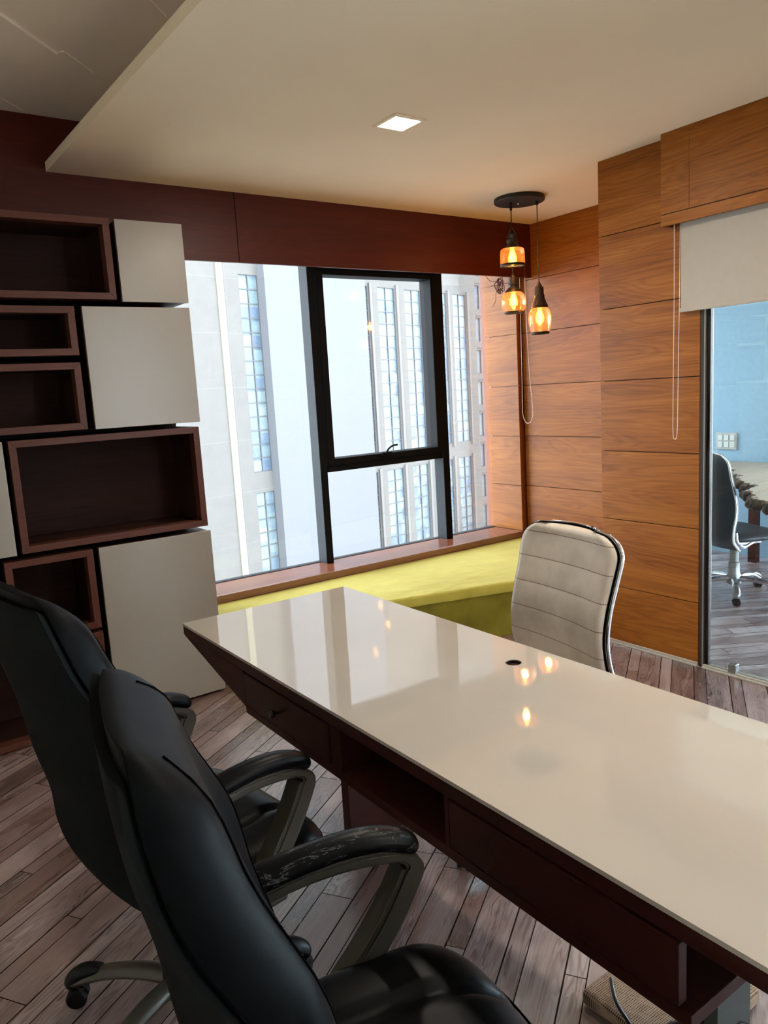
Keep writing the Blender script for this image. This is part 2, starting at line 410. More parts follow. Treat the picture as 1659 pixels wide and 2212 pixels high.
# ------------------------------------------------------------------ the setting
XR, XF, YW, YH, ZC, ZU = 3.318, 4.09, 4.0, 3.885, 2.543, 2.786
YG = 4.30       # glass line
bm = NB(); box(bm, -1.62, XR, -3.02, 4.02, -0.06, 0); box(bm, XR, XF+.05, 2.60, 4.02, -0.06, 0)
tag(obj('floor', bm, M_FLOOR), 'weathered mauve-brown laminate plank floor laid diagonally', 'floor', kind='structure')
bm = NB(); box(bm, XR+.04, 6.0, -3.02, 2.60, -0.06, 0); box(bm, 4.19, 6.0, 2.60, 4.3, -0.06, 0)
tag(obj('floor', bm, M_FLOOR2), 'next room floor behind the glass partition, drawn as the mirrored plank floor', 'floor', kind='structure')

def ang_tile(bm, c, d1, l1, d2, l2, z0, z1):
    c = Vector((*c, 0)); a = Vector((*d1, 0)).normalized()*l1; b = Vector((*d2, 0)).normalized()*l2
    prism(bm, [(c+v)[:2] for v in (Vector((0, 0, 0)), a, a+b, b)], 'z', z0, z1)
bm = NB(); box(bm, -1.62, 6.0, -3.02, 4.02, ZU, ZU+.05)
ang_tile(bm, (.849, 3.057), (.64, -.77), .41, (-.70, -.71), 1.2, ZU-.005, ZU+.01)
ang_tile(bm, (.848, 3.19), (-.71, .70), .55, (-.72, -.69), 1.2, ZU-.012, ZU+.01)
ang_tile(bm, (1.01, 3.31), (-.66, .75), .20, (-.70, -.70), .20, ZU-.004, ZU+.01)
ang_tile(bm, (.847, 3.849), (-.70, .2), .3, (-.70, -.71), .6, ZU-.004, ZU+.01)
tag(obj('ceiling', bm, M_CEIL2), 'upper ceiling with faint diagonal panels at the top left', 'ceiling', kind='structure')
# dropped slab; its left edge runs slightly askew
bm = NB()
prism(bm, [(0.921, YH), (1.085, -3.0), (3.40, -3.0), (3.40, 2.60), (XF+.02, 2.60), (XF+.02, YH)], 'z', ZC, ZC+.042)
tag(obj('ceiling', bm, M_CEIL), 'large smooth cream dropped ceiling panel over the desk', 'ceiling', kind='structure')

# header panelling above the window
bm = NB()
box(bm, -1.62, 1.853, YH, YH+.02, 2.182, ZU); box(bm, 1.858, XF, YH, YH+.02, 2.182, ZU)
box(bm, -1.62, XF, YH+.004, YH+.016, 2.184, ZU, 1)
box(bm, -1.62, XF, YH+.02, YG+.1, 2.36, 2.40, 1)
tag(obj('trim_1', bm, [M_WOOD_X, M_GROOVE], bevel=0.0012), 'wooden header panel above the window, backlit shade in its dark red', 'header panel', kind='structure')
# wall the window sits in
bm = NB()
box(bm, -1.62, 1.45, YW, YG+.08, 0, 2.40); box(bm, 1.45, 5.9, YW+.02, YG+.08, -0.02, 0.30)
box(bm, -1.62, 6.0, YW+.0, YG+.08, 2.42, 2.9); box(bm, 4.12, 4.30, YW, YG+.08, 0.30, 2.42); box(bm, 5.60, 6.0, YW, YG+.08, 0, 2.42)
tag(obj('wall_window', bm, M_WALL), 'outer wall around the window opening', 'wall', kind='structure')
# sill
bm = NB(); box(bm, 1.45, 4.04, YW, YG+.02, 0.335, 0.36); box(bm, 1.45, 4.09, YW-.02, YW, 0.316, 0.36)
tag(obj('trim_2', bm, wood('sill_laminate', 'x', (0.16, 0.05, 0.026), (0.21, 0.07, 0.036), (0.26, 0.095, 0.05), rough=0.22, row=5, spec=0.9), bevel=0.002), 'brown wooden window sill above the yellow bench', 'window sill', kind='structure')

def panels(bm, axis, c0, c1, a0, a1, edges, gap=0.004, mi=0):
    for z0, z1 in zip(edges[:-1], edges[1:]):
        if axis == 'x': box(bm, c0, c1, a0, a1, z0+gap/2, z1-gap/2, mi)
        else: box(bm, a0, a1, c0, c1, z0+gap/2, z1-gap/2, mi)
ZE = [0.0, 0.328, 0.700, 1.068, 1.436, 1.806, 2.172, ZC+.03]
bm = NB()
panels(bm, 'x', XF, XF+.018, 2.66, YW, ZE); box(bm, XF+.012, XF+.10, 2.66, YW+.0, 0, ZC+.04, 1)
box(bm, XF-.0, XF+.02, YW-.012, YW, 0.36, 2.40, 1)
tag(obj('wall_recess', bm, [M_WOOD_Y, M_GROOVE], bevel=0.001), 'orange wood panelled side wall beside the window', 'wall', kind='structure')
bm = NB()
panels(bm, 'x', 4.04, 4.06, YW-.006, YG+.02, [0.36]+ZE[2:6]+[2.172, 2.36]); box(bm, 4.055, 4.12, YW-.004, YG+.08, 0.30, 2.38, 1)
tag(obj('trim_3', bm, [M_WOOD_Y, M_WOOD_EDGE], bevel=0.0008), 'wood panelled window jamb with dark red edge', 'window jamb', kind='structure')
bm = NB()
panels(bm, 'x', XR, XR+.018, 2.094, 2.672, ZE); panels(bm, 'y', 2.654, 2.672, XR+.02, XF, ZE)
box(bm, XR+.014, XF+.10, 2.60, 2.658, 0, ZC+.04, 1); box(bm, XR+.014, XR+.08, 2.096, 2.62, 0, ZC+.04, 1)
tag(obj('wall_right', bm, [M_WOOD_Y, M_GROOVE], bevel=0.001), 'orange wood panelled pier beside the glass partition', 'wall', kind='structure')
bm = NB(); box(bm, XR+.085, 4.19, 2.57, 2.598, 0, 2.9); box(bm, 4.192, 4.21, 2.57, 4.0, 0, 2.9)
tag(obj('wall_next_room_side', bm, M_WALL), 'pale plaster side wall of the next room', 'wall', kind='structure')
# pelmet over the right-hand blind
bm = NB()
box(bm, 3.24, 3.258, 0.6, 2.1035, 2.188, ZC); box(bm, 3.24, 3.258, 2.1045, 2.250, 2.188, ZC); box(bm, 3.24, 3.258, 0.6, 2.250, 2.135, 2.184)
box(bm, 3.243, 3.255, 0.6, 2.249, 2.14, ZC, 1); box(bm, 3.258, XR, 2.236, 2.250, 2.135, ZC); box(bm, 3.258, XR+.02, 0.6, 2.236, 2.30, 2.32, 1)
tag(obj('trim_4', bm, [M_WOOD_Y, M_GROOVE], bevel=0.001), 'reddish wooden pelmet box above the roller blind', 'pelmet', kind='structure')
bm = NB(); box(bm, XR+.0, XR+.06, 0.6, 2.07, 2.30, ZC+.04)
tag(obj('wall_partition_head', bm, M_WOOD_Y), 'panel closing the space above the glass partition', 'wall', kind='structure')
# skirting
bm = NB(); box(bm, XR-.008, XR, 2.094, 2.68, 0, 0.024); box(bm, XR-.012, XR-.004, 2.094, 2.68, 0, 0.010)
tag(obj('baseboard_right', bm, M_TRACK, bevel=0.002), 'thin beige skirting strip along the wood pier', 'skirting', kind='structure')
bm = NB(); box(bm, XF-.008, XF, 2.68, 2.80, 0, 0.024)
tag(obj('baseboard_recess', bm, M_TRACK), 'thin beige skirting strip in the recess', 'skirting', kind='structure')
# left and rear walls; an unseen window is added behind the camera to light the room
bm = NB(); box(bm, -1.72, -1.62, -3.1, 4.3, 0, 2.9)
tag(obj('wall_left', bm, M_WALL), 'cream wall on the left', 'wall', kind='structure')
bm = NB(); box(bm, -1.72, 6.0, -3.12, -3.02, 2.5, 2.9); box(bm, -1.72, 2.7, -3.12, -3.02, 0, 2.5); box(bm, 5.65, 6.0, -3.12, -3.02, 0, 2.5)
tag(obj('wall_rear', bm, M_WALL), 'cream wall behind the camera with the added glazing', 'wall', kind='structure')
wn = thing('fill_window_rear', (3.7, -3.07, 0), 'added unseen glazing in the rear wall for light, right of the camera', 'window', kind='structure')  # unseen glazing, added for the light it lets in
bm = NB()
for x in (2.7, 3.33, 4.1, 4.85, 5.61): box(bm, x, x+.04, -3.10, -3.04, 0, 2.5)
box(bm, 2.7, 5.65, -3.10, -3.04, 0, 0.04); box(bm, 2.7, 5.65, -3.10, -3.04, 2.46, 2.5)
obj('window_frame', bm, M_FRAME, wn)
bm = NB(); box(bm, 2.72, 5.63, -3.074, -3.066, 0.02, 2.48); obj('pane', bm, M_GLASS, wn)
# next room
bm = NB(); box(bm, 5.70, 5.80, 2.5, 4.3, 0, 2.9); box(bm, 5.70, 5.80, -3.02, 2.5, 2.6, 2.9)
tag(obj('wall_next_room', bm, plain('daylit_blue_wall', (0.26, 0.39, 0.50), 0.7)), 'pale wall of the next room with the switch plate', 'wall', kind='structure')  # light wall; the cool daylight is put into its blue colour
wn = thing('window_4', (4.95, YG, 0.3), 'window of the next room', 'window', kind='structure')
bm = NB()
for x in (4.30, 4.93, 5.55): box(bm, x, x+.05, YG-.04, YG+.04, 0.30, 2.42)
box(bm, 4.30, 5.60, YG-.04, YG+.04, 0.30, 0.35); box(bm, 4.30, 5.60, YG-.04, YG+.04, 2.37, 2.42)
obj('window_frame', bm, M_FRAME, wn)
bm = NB(); box(bm, 4.32, 5.58, YG-.003, YG+.003, 0.33, 2.40); obj('pane', bm, M_GLASS, wn)

wn = thing('fill_window_next_room', (5.75, -1.0, 0), 'added unseen glazing for light on the far side of the next room', 'window', kind='structure')  # unseen window wall, added to light the desk room from the right
bm = NB()
for y in (-3.02, -1.65, -0.28, 1.1, 2.45): box(bm, 5.72, 5.78, y, y+.05, 0, 2.6)
box(bm, 5.72, 5.78, -3.02, 2.5, 0, .04); box(bm, 5.72, 5.78, -3.02, 2.5, 2.56, 2.6)
obj('window_frame', bm, M_FRAME, wn)
bm = NB(); box(bm, 5.747, 5.753, -3.0, 2.47, .03, 2.57); obj('pane', bm, M_GLASS, wn)

# main window
wn = thing('window_1', (2.75, YG, 0.36), 'large window with black mullions and a top-hung sash', 'window', kind='structure')
def mull(x0, x1, gside):
    bm = NB(); box(bm, x0, x1, YG-.10, YG+.004, 0.36, 2.36)
    box(bm, x0-.003, x0, YG-.098, YG+.004, 0.36, 2.36, 1)
    obj('mullion', bm, [M_FRAME, M_FRAMEG], wn, bevel=0.002)
mull(2.455, 2.503, True); mull(3.478, 3.532, False)
bm = NB(); box(bm, 2.512, 3.478, YG-.09, YG+.04, 0.955, 0.995); obj('transom', bm, M_FRAME, wn, bevel=0.002)
bm = NB(); box(bm, 2.512, 3.478, YG-.09, YG+.04, 2.228, 2.36); obj('head_rail', bm, M_FRAME, wn, bevel=0.002)
bm = NB()
box(bm, 2.515, 2.562, YG-.105, YG+.02, 0.997, 2.226); box(bm, 3.425, 3.475, YG-.105, YG+.02, 0.997, 2.226)
box(bm, 2.562, 3.425, YG-.105, YG+.02, 0.997, 1.040); box(bm, 2.562, 3.425, YG-.105, YG+.02, 2.195, 2.226)
sash = obj('sash', bm, M_FRAME, wn, bevel=0.003)
hx, hy, hz = 2.975, YG-.105, 1.034
bm = NB(); box(bm, hx-.045, hx+.035, hy-.014, hy, hz-.012, hz+.012)
tube(bm, spline([(hx-.02, hy-.02, hz), (hx-.015, hy-.045, hz+.035), (hx+.02, hy-.05, hz+.055), (hx+.06, hy-.045, hz+.057)], 6), .0065, 8)
obj('window_handle', bm, M_FRAME, sash, smooth='auto')
def pane(x0, x1, z0, z1, y):
    bm = NB(); box(bm, x0, x1, y-.003, y+.003, z0, z1); return obj('pane', bm, M_GLASS, wn)
pane(1.45, 2.46, .36, 2.36, YG); pane(3.53, 4.05, .36, 2.36, YG); pane(2.56, 3.43, 1.04, 2.20, YG-.03); pane(2.51, 3.48, .36, .96, YG)
bm = NB(); box(bm, 1.45, 4.04, YG-.02, YG+.03, 0.352, 0.363); obj('window_frame', bm, M_FRAMEG, wn)

# glass partition on the right
wn = thing('window_2', (3.33, 1.0, 0), 'frameless glass partition to the next room', 'glass partition', kind='structure')
bm = NB(); box(bm, XR+.002, XR+.045, 2.062, 2.092, 0.0, 2.30); box(bm, XR+.012, XR+.035, 2.048, 2.062, 0.0, 2.30)
obj('window_frame', bm, plain('dark_channel', (0.035, 0.026, 0.020), 0.4, metal=0.3), wn, bevel=0.002)
bm = NB(); box(bm, XR+.0, XR+.006, 2.066, 2.073, 0.0, 2.30); obj('window_frame', bm, M_ALU, wn)
bm = NB(); box(bm, XR-.014, XR+.05, -3.0, 2.066, 0.0, 0.012); box(bm, XR-.004, XR+.04, -3.0, 2.066, 0.012, 0.020)
obj('bottom_track', bm, M_TRACK, wn, bevel=0.003)
bm = NB(); box(bm, 3.326, 3.336, -3.0, 0.6, 0.018, ZC); box(bm, 3.326, 3.336, 0.602, 2.058, 0.018, 2.30); obj('pane', bm, M_PGLASS, wn)
bm = NB(); box(bm, 3.312, 3.350, 1.895, 1.935, 0.016, 0.062); obj('glass_clamp', bm, M_STEELD, wn, bevel=0.005)

# ------------------------------------------------------------------ desk
desk = thing('desk', (1.13, 1.15, 0), 'long cantilevered desk with glossy cream top and dark wood drawers', 'desk')
DX0, DX1, DY0, DY1 = 0.814, 1.442, -0.25, 2.36
bm = NB()
HC, HR = (1.325, 1.357), 0.021
# top slab with a round cable hole
def slab_hole(bm, z0, z1, mi=0):
    seg = 32; q = [(DX0, DY0), (DX1, DY0), (DX1, DY1), (DX0, DY1)]
    outer = []
    hx0, hx1, hy0, hy1 = HC[0]-.06, HC[0]+.06, HC[1]-.06, HC[1]+.06
    def ringpt(a):
        c, s = math.cos(a), math.sin(a); k = .06/max(abs(c), abs(s)); return (HC[0]+c*k, HC[1]+s*k)
    for zz, fl in ((z1, False), (z0, True)):
        I = [bm.verts.new((HC[0]+HR*math.cos(2*math.pi*i/seg), HC[1]+HR*math.sin(2*math.pi*i/seg), zz)) for i in range(seg)]
        O = [bm.verts.new((*ringpt(2*math.pi*i/seg), zz)) for i in range(seg)]
        for i in range(seg): bm.faces.new((I[i], O[i], O[(i+1) % seg], I[(i+1) % seg]))
        for a, b, c, d in ((DX0, DX1, DY0, hy0), (DX0, DX1, hy1, DY1), (DX0, hx0, hy0, hy1), (hx1, DX1, hy0, hy1)):
            bm.faces.new([bm.verts.new(p) for p in ((a, c, zz), (b, c, zz), (b, d, zz), (a, d, zz))])
        outer.append(I)
    for i in range(seg): bm.faces.new((outer[0][i], outer[0][(i+1) % seg], outer[1][(i+1) % seg], outer[1][i]))
    for (a, b), (c, d) in zip(q, q[1:]+q[:1]):
        bm.faces.new([bm.verts.new(p) for p in ((a, b, z0), (c, d, z0), (c, d, z1), (a, b, z1))])
slab_hole(bm, 0.732, 0.740); bmesh.ops.remove_doubles(bm, verts=bm.verts, dist=1e-5)
obj('desk_top', bm, M_DESKTOP, desk)
bm = NB(); lathe(bm, [(HR-.001, .70), (HR-.001, .7385), (HR-.003, .7385), (HR-.003, .70)], (HC[0], HC[1], 0), 32, cap=False)
lathe(bm, [(HR-.002, .700), (HR-.002, .703)], (HC[0], HC[1], 0), 32); obj('cable_hole', bm, M_BLACK, desk)
bm = NB(); box(bm, DX0+.001, DX1-.001, DY0, DY1-.001, 0.703, 0.732); obj('top_frame', bm, M_DESKW, desk, bevel=0.0015)
bm = NB()
prism(bm, [(DY1-.002, 0.702), (1.907, 0.702), (1.907, 0.595)], 'x', DX0+.001, DX1-.03)
box(bm, DX0+.001, DX1-.03, 0.520, 1.907, 0.578, 0.600)
box(bm, DX1-.05, DX1-.03, 0.520, 1.907, 0.600, 0.702)
for y0, y1 in ((1.395, 1.440), (1.018, 1.030)): box(bm, DX0+.001, DX1-.05, y0, y1, 0.600, 0.702)
obj('body', bm, M_DESKW, desk, bevel=0.0012)
def drawer(y0, y1, knob):
    bm = NB(); box(bm, DX0-.001, DX0+.018, y0+.002, y1-.002, 0.603, 0.698); box(bm, DX0+.018, DX1-.08, max(y0+.01, .80), y1-.01, 0.605, 0.68)
    d = obj('drawer', bm, M_DESKW, desk, bevel=0.0015)
    if knob:
        bm = NB(); lathe(bm, [(.005, 0), (.0045, -.012), (.010, -.018), (.0115, -.024), (.008, -.029), (.001, -.030)], (DX0-.001, knob, .652), 20, axis='x')
        obj('knob', bm, plain('bronze_knob', (0.10, 0.085, 0.07), 0.3, metal=0.8), d, smooth='auto')
drawer(1.442, 1.905, 1.69); drawer(0.536, 1.016, None)
bm = NB(); box(bm, 1.150, 1.412, 1.943, 1.985, 0, 0.61); obj('leg', bm, M_DESKW, desk, bevel=0.002)
bm = NB(); box(bm, 1.30, 1.425, 0.77, 0.80, 0, 0.578); o = obj('leg', bm, M_GREYP, desk); o['label'] = 'pale grey leg panel, desk shade in its colour'

# ------------------------------------------------------------------ wall shelving
DPT = 0.33; YS = 3.5
bm = NB(); box(bm, 0.0, 1.400, 3.842, 3.862, 0.0, 2.25)
tag(obj('shelf_backing', bm, M_BLACK), 'black backing frame behind the staggered shelf boxes', 'shelf frame')
def open_box(x0, x1, z0, z1, label, t=0.030, group='open wooden shelf boxes'):
    o = thing('open_shelf_box', ((x0+x1)/2, YS+.02, z0), label, 'shelf', group=group)
    bm = NB()
    prism(bm, [(x0, z1), (x1, z1), (x1-t, z1-t), (x0+t, z1-t)], 'y', YS, YS+.06)
    prism(bm, [(x0, z0), (x1, z0), (x1-t, z0+t), (x0+t, z0+t)], 'y', YS, YS+.06)
    prism(bm, [(x0, z0), (x0, z1), (x0+t, z1-t), (x0+t, z0+t)], 'y', YS, YS+.06)
    prism(bm, [(x1, z0), (x1, z1), (x1-t, z1-t), (x1-t, z0+t)], 'y', YS, YS+.06)
    obj('front_frame', bm, M_SHELFW, o, bevel=0.0015)
    bm = NB(); Y0, Y1 = YS+.06, YS+DPT+.01; t2 = t*.8
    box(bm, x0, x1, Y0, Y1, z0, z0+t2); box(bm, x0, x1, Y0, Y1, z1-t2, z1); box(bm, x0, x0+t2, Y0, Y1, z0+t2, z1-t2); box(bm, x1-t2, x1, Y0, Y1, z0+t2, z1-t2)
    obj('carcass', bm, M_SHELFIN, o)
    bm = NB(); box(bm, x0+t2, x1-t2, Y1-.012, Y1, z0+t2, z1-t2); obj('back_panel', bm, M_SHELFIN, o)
    return o
def white_cab(x0, x1, z0, z1, label):
    o = thing('white_cabinet', ((x0+x1)/2, YS+.02, z0), label, 'cabinet', group='white cabinets of the staggered shelving')
    bm = NB(); box(bm, x0+.004, x1-.003, YS+.02, YS+DPT+.01, z0+.003, z1-.003); obj('carcass', bm, M_DARKW, o, bevel=0.001)
    bm = NB(); box(bm, x0, x1, YS, YS+.018, z0, z1); obj('door', bm, M_WHITE, o, bevel=0.0015)
A = open_box(0.02, 1.065, 1.922, 2.270, 'wide open brown shelf box in the top row')
bm = NB(); lathe(bm, [(.040, 0), (.040, -.006), (.026, -.006), (.026, 0)], (.64, YS+.185, 2.246), 28, cap=False)
obj('puck_light', bm, M_CHROME, A, smooth='auto')
white_cab(1.089, 1.396, 1.914, 2.268, 'square white cabinet at the top of the shelving, beside the header panel')
open_box(0.16, 0.877, 1.684, 1.892, 'shallow open brown shelf box, second row from the top')
white_cab(0.909, 1.396, 1.360, 1.892, 'large white cabinet beside the two stacked open boxes')
open_box(0.16, 0.876, 1.363, 1.654, 'open brown shelf box directly above the widest lower box')
open_box(0.547, 1.386, 0.854, 1.337, 'large wide open brown box with deep interior, at mid height')
white_cab(0.06, 0.525, 0.851, 1.336, 'white cabinet cut off by the left edge of the photo')
white_cab(0.0, 0.446, 0.464, 0.829, 'white cabinet sliver at the left edge, above the black chair')
open_box(0.469, 0.834, 0.464, 0.828, 'small open brown box just above the black chair backs')
white_cab(0.860, 1.396, 0.012, 0.829, 'tall white floor-standing cabinet behind the desk end')
open_box(0.02, 0.836, 0.004, 0.446, 'open brown box on the floor behind the black chairs')

# ------------------------------------------------------------------ bench under the window
def bench():
    o = thing('window_bench', (2.9, 3.6, 0), 'chartreuse yellow upholstered bench along the window', 'bench')
    x0, x1 = 1.43, 4.088
    def yf(x): return 3.288 - 0.2865*(x-2.351)
    nx, ny = 90, 44; z1 = 0.315
    import mathutils.noise as mn
    bm = NB(); g = []
    for i in range(nx+1):
        x = x0 + (x1-x0)*i/nx; row = []
        y0 = yf(x); y1 = YW-.022
        for j in range(ny+1):
            s = j/ny; y = y0 + (y1-y0)*s
            d = min((y-y0), 0.02)/0.02
            z = z1 - 0.010*(1-math.sqrt(max(0, 1-(1-d)**2)))
            # creases fanned around the front right part
            cx, cy = 2.78, 3.34; rr = math.hypot((x-cx)/.45, (y-cy)/.16)
            wv = math.exp(-rr*rr)*0.006*abs(mn.noise(Vector(((x+y*.8)*7, (y-x*.35)*32, 0))))*2
            wv += 0.0025*mn.noise(Vector((x*3, y*9, 2)))
            row.append(bm.verts.new((x, y, z+wv)))
        g.append(row)
    for i in range(nx):
        for j in range(ny): bm.faces.new((g[i][j], g[i+1][j], g[i+1][j+1], g[i][j+1]))
    lo = []
    for i in range(nx+1):
        x = x0 + (x1-x0)*i/nx; lo.append(bm.verts.new((x, yf(x)+.002+.002*math.sin(x*30), 0.262)))
    for i in range(nx): bm.faces.new((g[i][0], lo[i], lo[i+1], g[i+1][0]))
    obj('seat_cover', bm, M_BENCH, o, smooth=True)
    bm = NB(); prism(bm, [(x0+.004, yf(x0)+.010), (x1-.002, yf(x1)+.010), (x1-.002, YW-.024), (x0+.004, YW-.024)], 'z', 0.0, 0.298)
    obj('base', bm, plain('shaded_velvet_skirt', (0.22, 0.185, 0.022), 0.8, nz=0.25, scale=5, spec=0.15), o, bevel=0.003)  # seat fabric made darker: the shade on the front is in the colour
bench()

# ------------------------------------------------------------------ black executive chairs
REAR = [(1.125, -0.282), (1.07, -0.279), (0.98, -0.269), (0.87, -0.248), (0.76, -0.232), (0.66, -0.211), (0.58, -0.206), (0.5, -0.178), (0.42, -0.124), (0.34, -0.039)]
WID = [(1.128, 0.125), (1.115, 0.165), (1.095, 0.192), (1.06, 0.217), (0.98, 0.239), (0.87, 0.254), (0.76, 0.249), (0.66, 0.238), (0.58, 0.232), (0.5, 0.228), (0.42, 0.203), (0.34, 0.121)]
THK = [(1.125, 0.044), (1.07, 0.066), (0.98, 0.082), (0.87, 0.092), (0.76, 0.092), (0.66, 0.095), (0.58, 0.096), (0.5, 0.088), (0.42, 0.069), (0.34, 0.03)]
WRP = [(1.125, 0.011), (1.07, 0.013), (0.98, 0.029), (0.87, 0.066), (0.76, 0.078), (0.66, 0.083), (0.58, 0.083), (0.5, 0.069), (0.42, 0.041), (0.34, 0.012)]
def lerp(T, z):
    """smooth lookup in a falling table"""
    if z >= T[0][0]: return T[0][1]
    for i, ((a, va), (b, vb)) in enumerate(zip(T[:-1], T[1:])):
        if a >= z >= b:
            p = T[i-1] if i else (2*a-b, 2*va-vb); q = T[i+2] if i+2 < len(T) else (2*b-a, 2*vb-va)
            m0 = (vb-p[1])/(b-p[0])*(b-a); m1 = (q[1]-va)/(q[0]-a)*(b-a); t = (z-a)/(b-a)
            return (2*t**3-3*t*t+1)*va + (t**3-2*t*t+t)*m0 + (3*t*t-2*t**3)*vb + (t**3-t*t)*m1
    return T[-1][1]
def back_pt(z, u, side, off=0.0):
    w = lerp(WID, z); e = abs(u)
    wr = lerp(WRP, z)*e**2.6
    return Vector((lerp(REAR, z)+wr+off, w*u, z))
def pad(z0, z1, x_off, thk, wscale, puff, nu=28, nz=44, rtop=0.05):
    """closed upholstered panel following the back profile"""
    bm = NB(); F, Bk = [], []
    for k in range(nz+1):
        s = k/nz; z = z0 + (z1-z0)*(0.5-0.5*math.cos(math.pi*s)) ; rf, rb = [], []
        ez = min(1.0, min(z1-z, z-z0)/rtop); ez = math.sqrt(max(0, 1-(1-ez)**2))
        for i in range(nu+1):
            u = math.sin(math.pi/2*(-1+2*i/nu)); eu = (1-abs(u)**7)
            eu = math.sqrt(max(0, eu))
            p = back_pt(z, u*wscale, 0); th = thk(z)*max(0.02, ez*eu)
            rb.append(bm.verts.new((p.x+x_off, p.y, p.z)))
            rf.append(bm.verts.new((p.x+x_off+th+puff*ez*eu, p.y, p.z)))
        F.append(rf); Bk.append(rb)
    for k in range(nz):
        for i in range(nu):
            bm.faces.new((F[k][i], F[k][i+1], F[k+1][i+1], F[k+1][i])); bm.faces.new((Bk[k][i+1], Bk[k][i], Bk[k+1][i], Bk[k+1][i+1]))
    for k in range(nz):
        bm.faces.new((F[k][0], F[k+1][0], Bk[k+1][0], Bk[k][0])); bm.faces.new((F[k+1][nu], F[k][nu], Bk[k][nu], Bk[k+1][nu]))
    for i in range(nu):
        bm.faces.new((F[0][i+1], F[0][i], Bk[0][i], Bk[0][i+1])); bm.faces.new((F[nz][i], F[nz][i+1], Bk[nz][i+1], Bk[nz][i]))
    return bm
def cushion(x0, x1, hw, z0, z1, grooves=(), nx=40, ny=48, drop=0.05):
    bm = NB(); T, Bo = [], []
    for i in range(nx+1):
        s = math.sin(math.pi/2*(-1+2*i/nx)); rt, rb = [], []
        for j in range(ny+1):
            u = math.sin(math.pi/2*(-1+2*j/ny)); e = math.sqrt(max(0, (1-abs(s)**6)*(1-abs(u)**6)))
            w = hw*(1-0.10*max(0, s)**4-0.06*max(0, -s)**2); y = w*u*(1-.17*s**4); x = (x0+x1)/2 + (x1-x0)/2*s*(1-.13*u**4)
            fx = max(0, (x-(x1-.14))/.14); dz = -drop*fx*fx
            gr = sum(-0.012*math.exp(-((y-gy*(1-.3*max(0, s)))/0.008)**2) for gy in grooves)
            zc = (z0+z1)/2; zt = zc + (z1-zc)*e + gr*e + 0.012*(abs(u)**2)*e + dz
            zb = zc - (zc-z0)*e + dz*.5
            rt.append(bm.verts.new((x, y, zt))); rb.append(bm.verts.new((x, y, zb)))
        T.append(rt); Bo.append(rb)
    for i in range(nx):
        for j in range(ny):
            bm.faces.new((T[i][j], T[i+1][j], T[i+1][j+1], T[i][j+1])); bm.faces.new((Bo[i][j+1], Bo[i+1][j+1], Bo[i+1][j], Bo[i][j]))
    bmesh.ops.remove_doubles(bm, verts=bm.verts, dist=1e-5)
    for i in range(nx):
        pass
    ed = [e for e in bm.edges if len(e.link_faces) == 1]
    if ed:
        try: bmesh.ops.bridge_loops(bm, edges=ed)
        except Exception: pass
    return bm
def star_base(t, mat, cap, wheel, rad=.275, ang0=0, hub_z=.10, off=(0, 0)):
    """five-legged base with twin-wheel casters"""
    bm = NB(); lathe(bm, [(.03, hub_z-.03), (.045, hub_z-.02), (.045, hub_z+.03), (.034, hub_z+.05), (.034, .22), (.028, .225), (.028, .40)], (*off, 0), seg=24)
    obj('column', bm, cap, t, smooth='auto')
    for k in range(5):
        a = ang0 + k*2*math.pi/5; rm = Matrix.Translation((*off, 0)) @ Matrix.Rotation(a, 4, 'Z')
        bm = NB(); pts = spline([(.03, 0, hub_z+.012), (.11, 0, hub_z+.014), (.20, 0, hub_z-.001), (rad, 0, hub_z-.034)], 4)
        tube(bm, pts, [.020-.006*i/(len(pts)-1) for i in range(len(pts))], 12, flat=[.026-.004*i/(len(pts)-1) for i in range(len(pts))])
        bmesh.ops.transform(bm, matrix=rm, verts=bm.verts)
        leg = obj('leg', bm, mat, t, smooth='auto')
        bm = NB(); pts = spline([(rad-.075, 0, hub_z+.006), (rad-.03, 0, hub_z-.004), (rad+.008, 0, hub_z-.030), (rad+.014, 0, hub_z-.05)], 4)
        tube(bm, pts, [.013, .014, .015, .016, .017, .018, .018, .018, .017, .016, .015, .013, .012], 12, flat=[.014, .018, .020, .022, .023, .024, .024, .024, .023, .022, .02, .018, .016])
        bmesh.ops.transform(bm, matrix=rm, verts=bm.verts); obj('leg_cap', bm, cap, leg, smooth='auto')
        cx, cy = off[0]+rad*math.cos(a), off[1]+rad*math.sin(a); tw = a + 0.9 + k*1.3
        bm = NB()
        for s in (-1, 1):
            lathe(bm, [(.004, s*.004), (.022, s*.004), (.025, s*.008), (.025, s*.018), (.021, s*.023), (.004, s*.024)], (0, 0, .025), 20, axis='y')
        box(bm, -.012, .016, -.0035, .0035, .02, .05); lathe(bm, [(.006, .04), (.006, hub_z-.03)], (0, 0, 0), 10)
        bmesh.ops.transform(bm, matrix=Matrix.Translation((cx, cy, 0)) @ Matrix.Rotation(tw, 4, 'Z'), verts=bm.verts)
        obj('caster', bm, wheel, leg, smooth='auto')
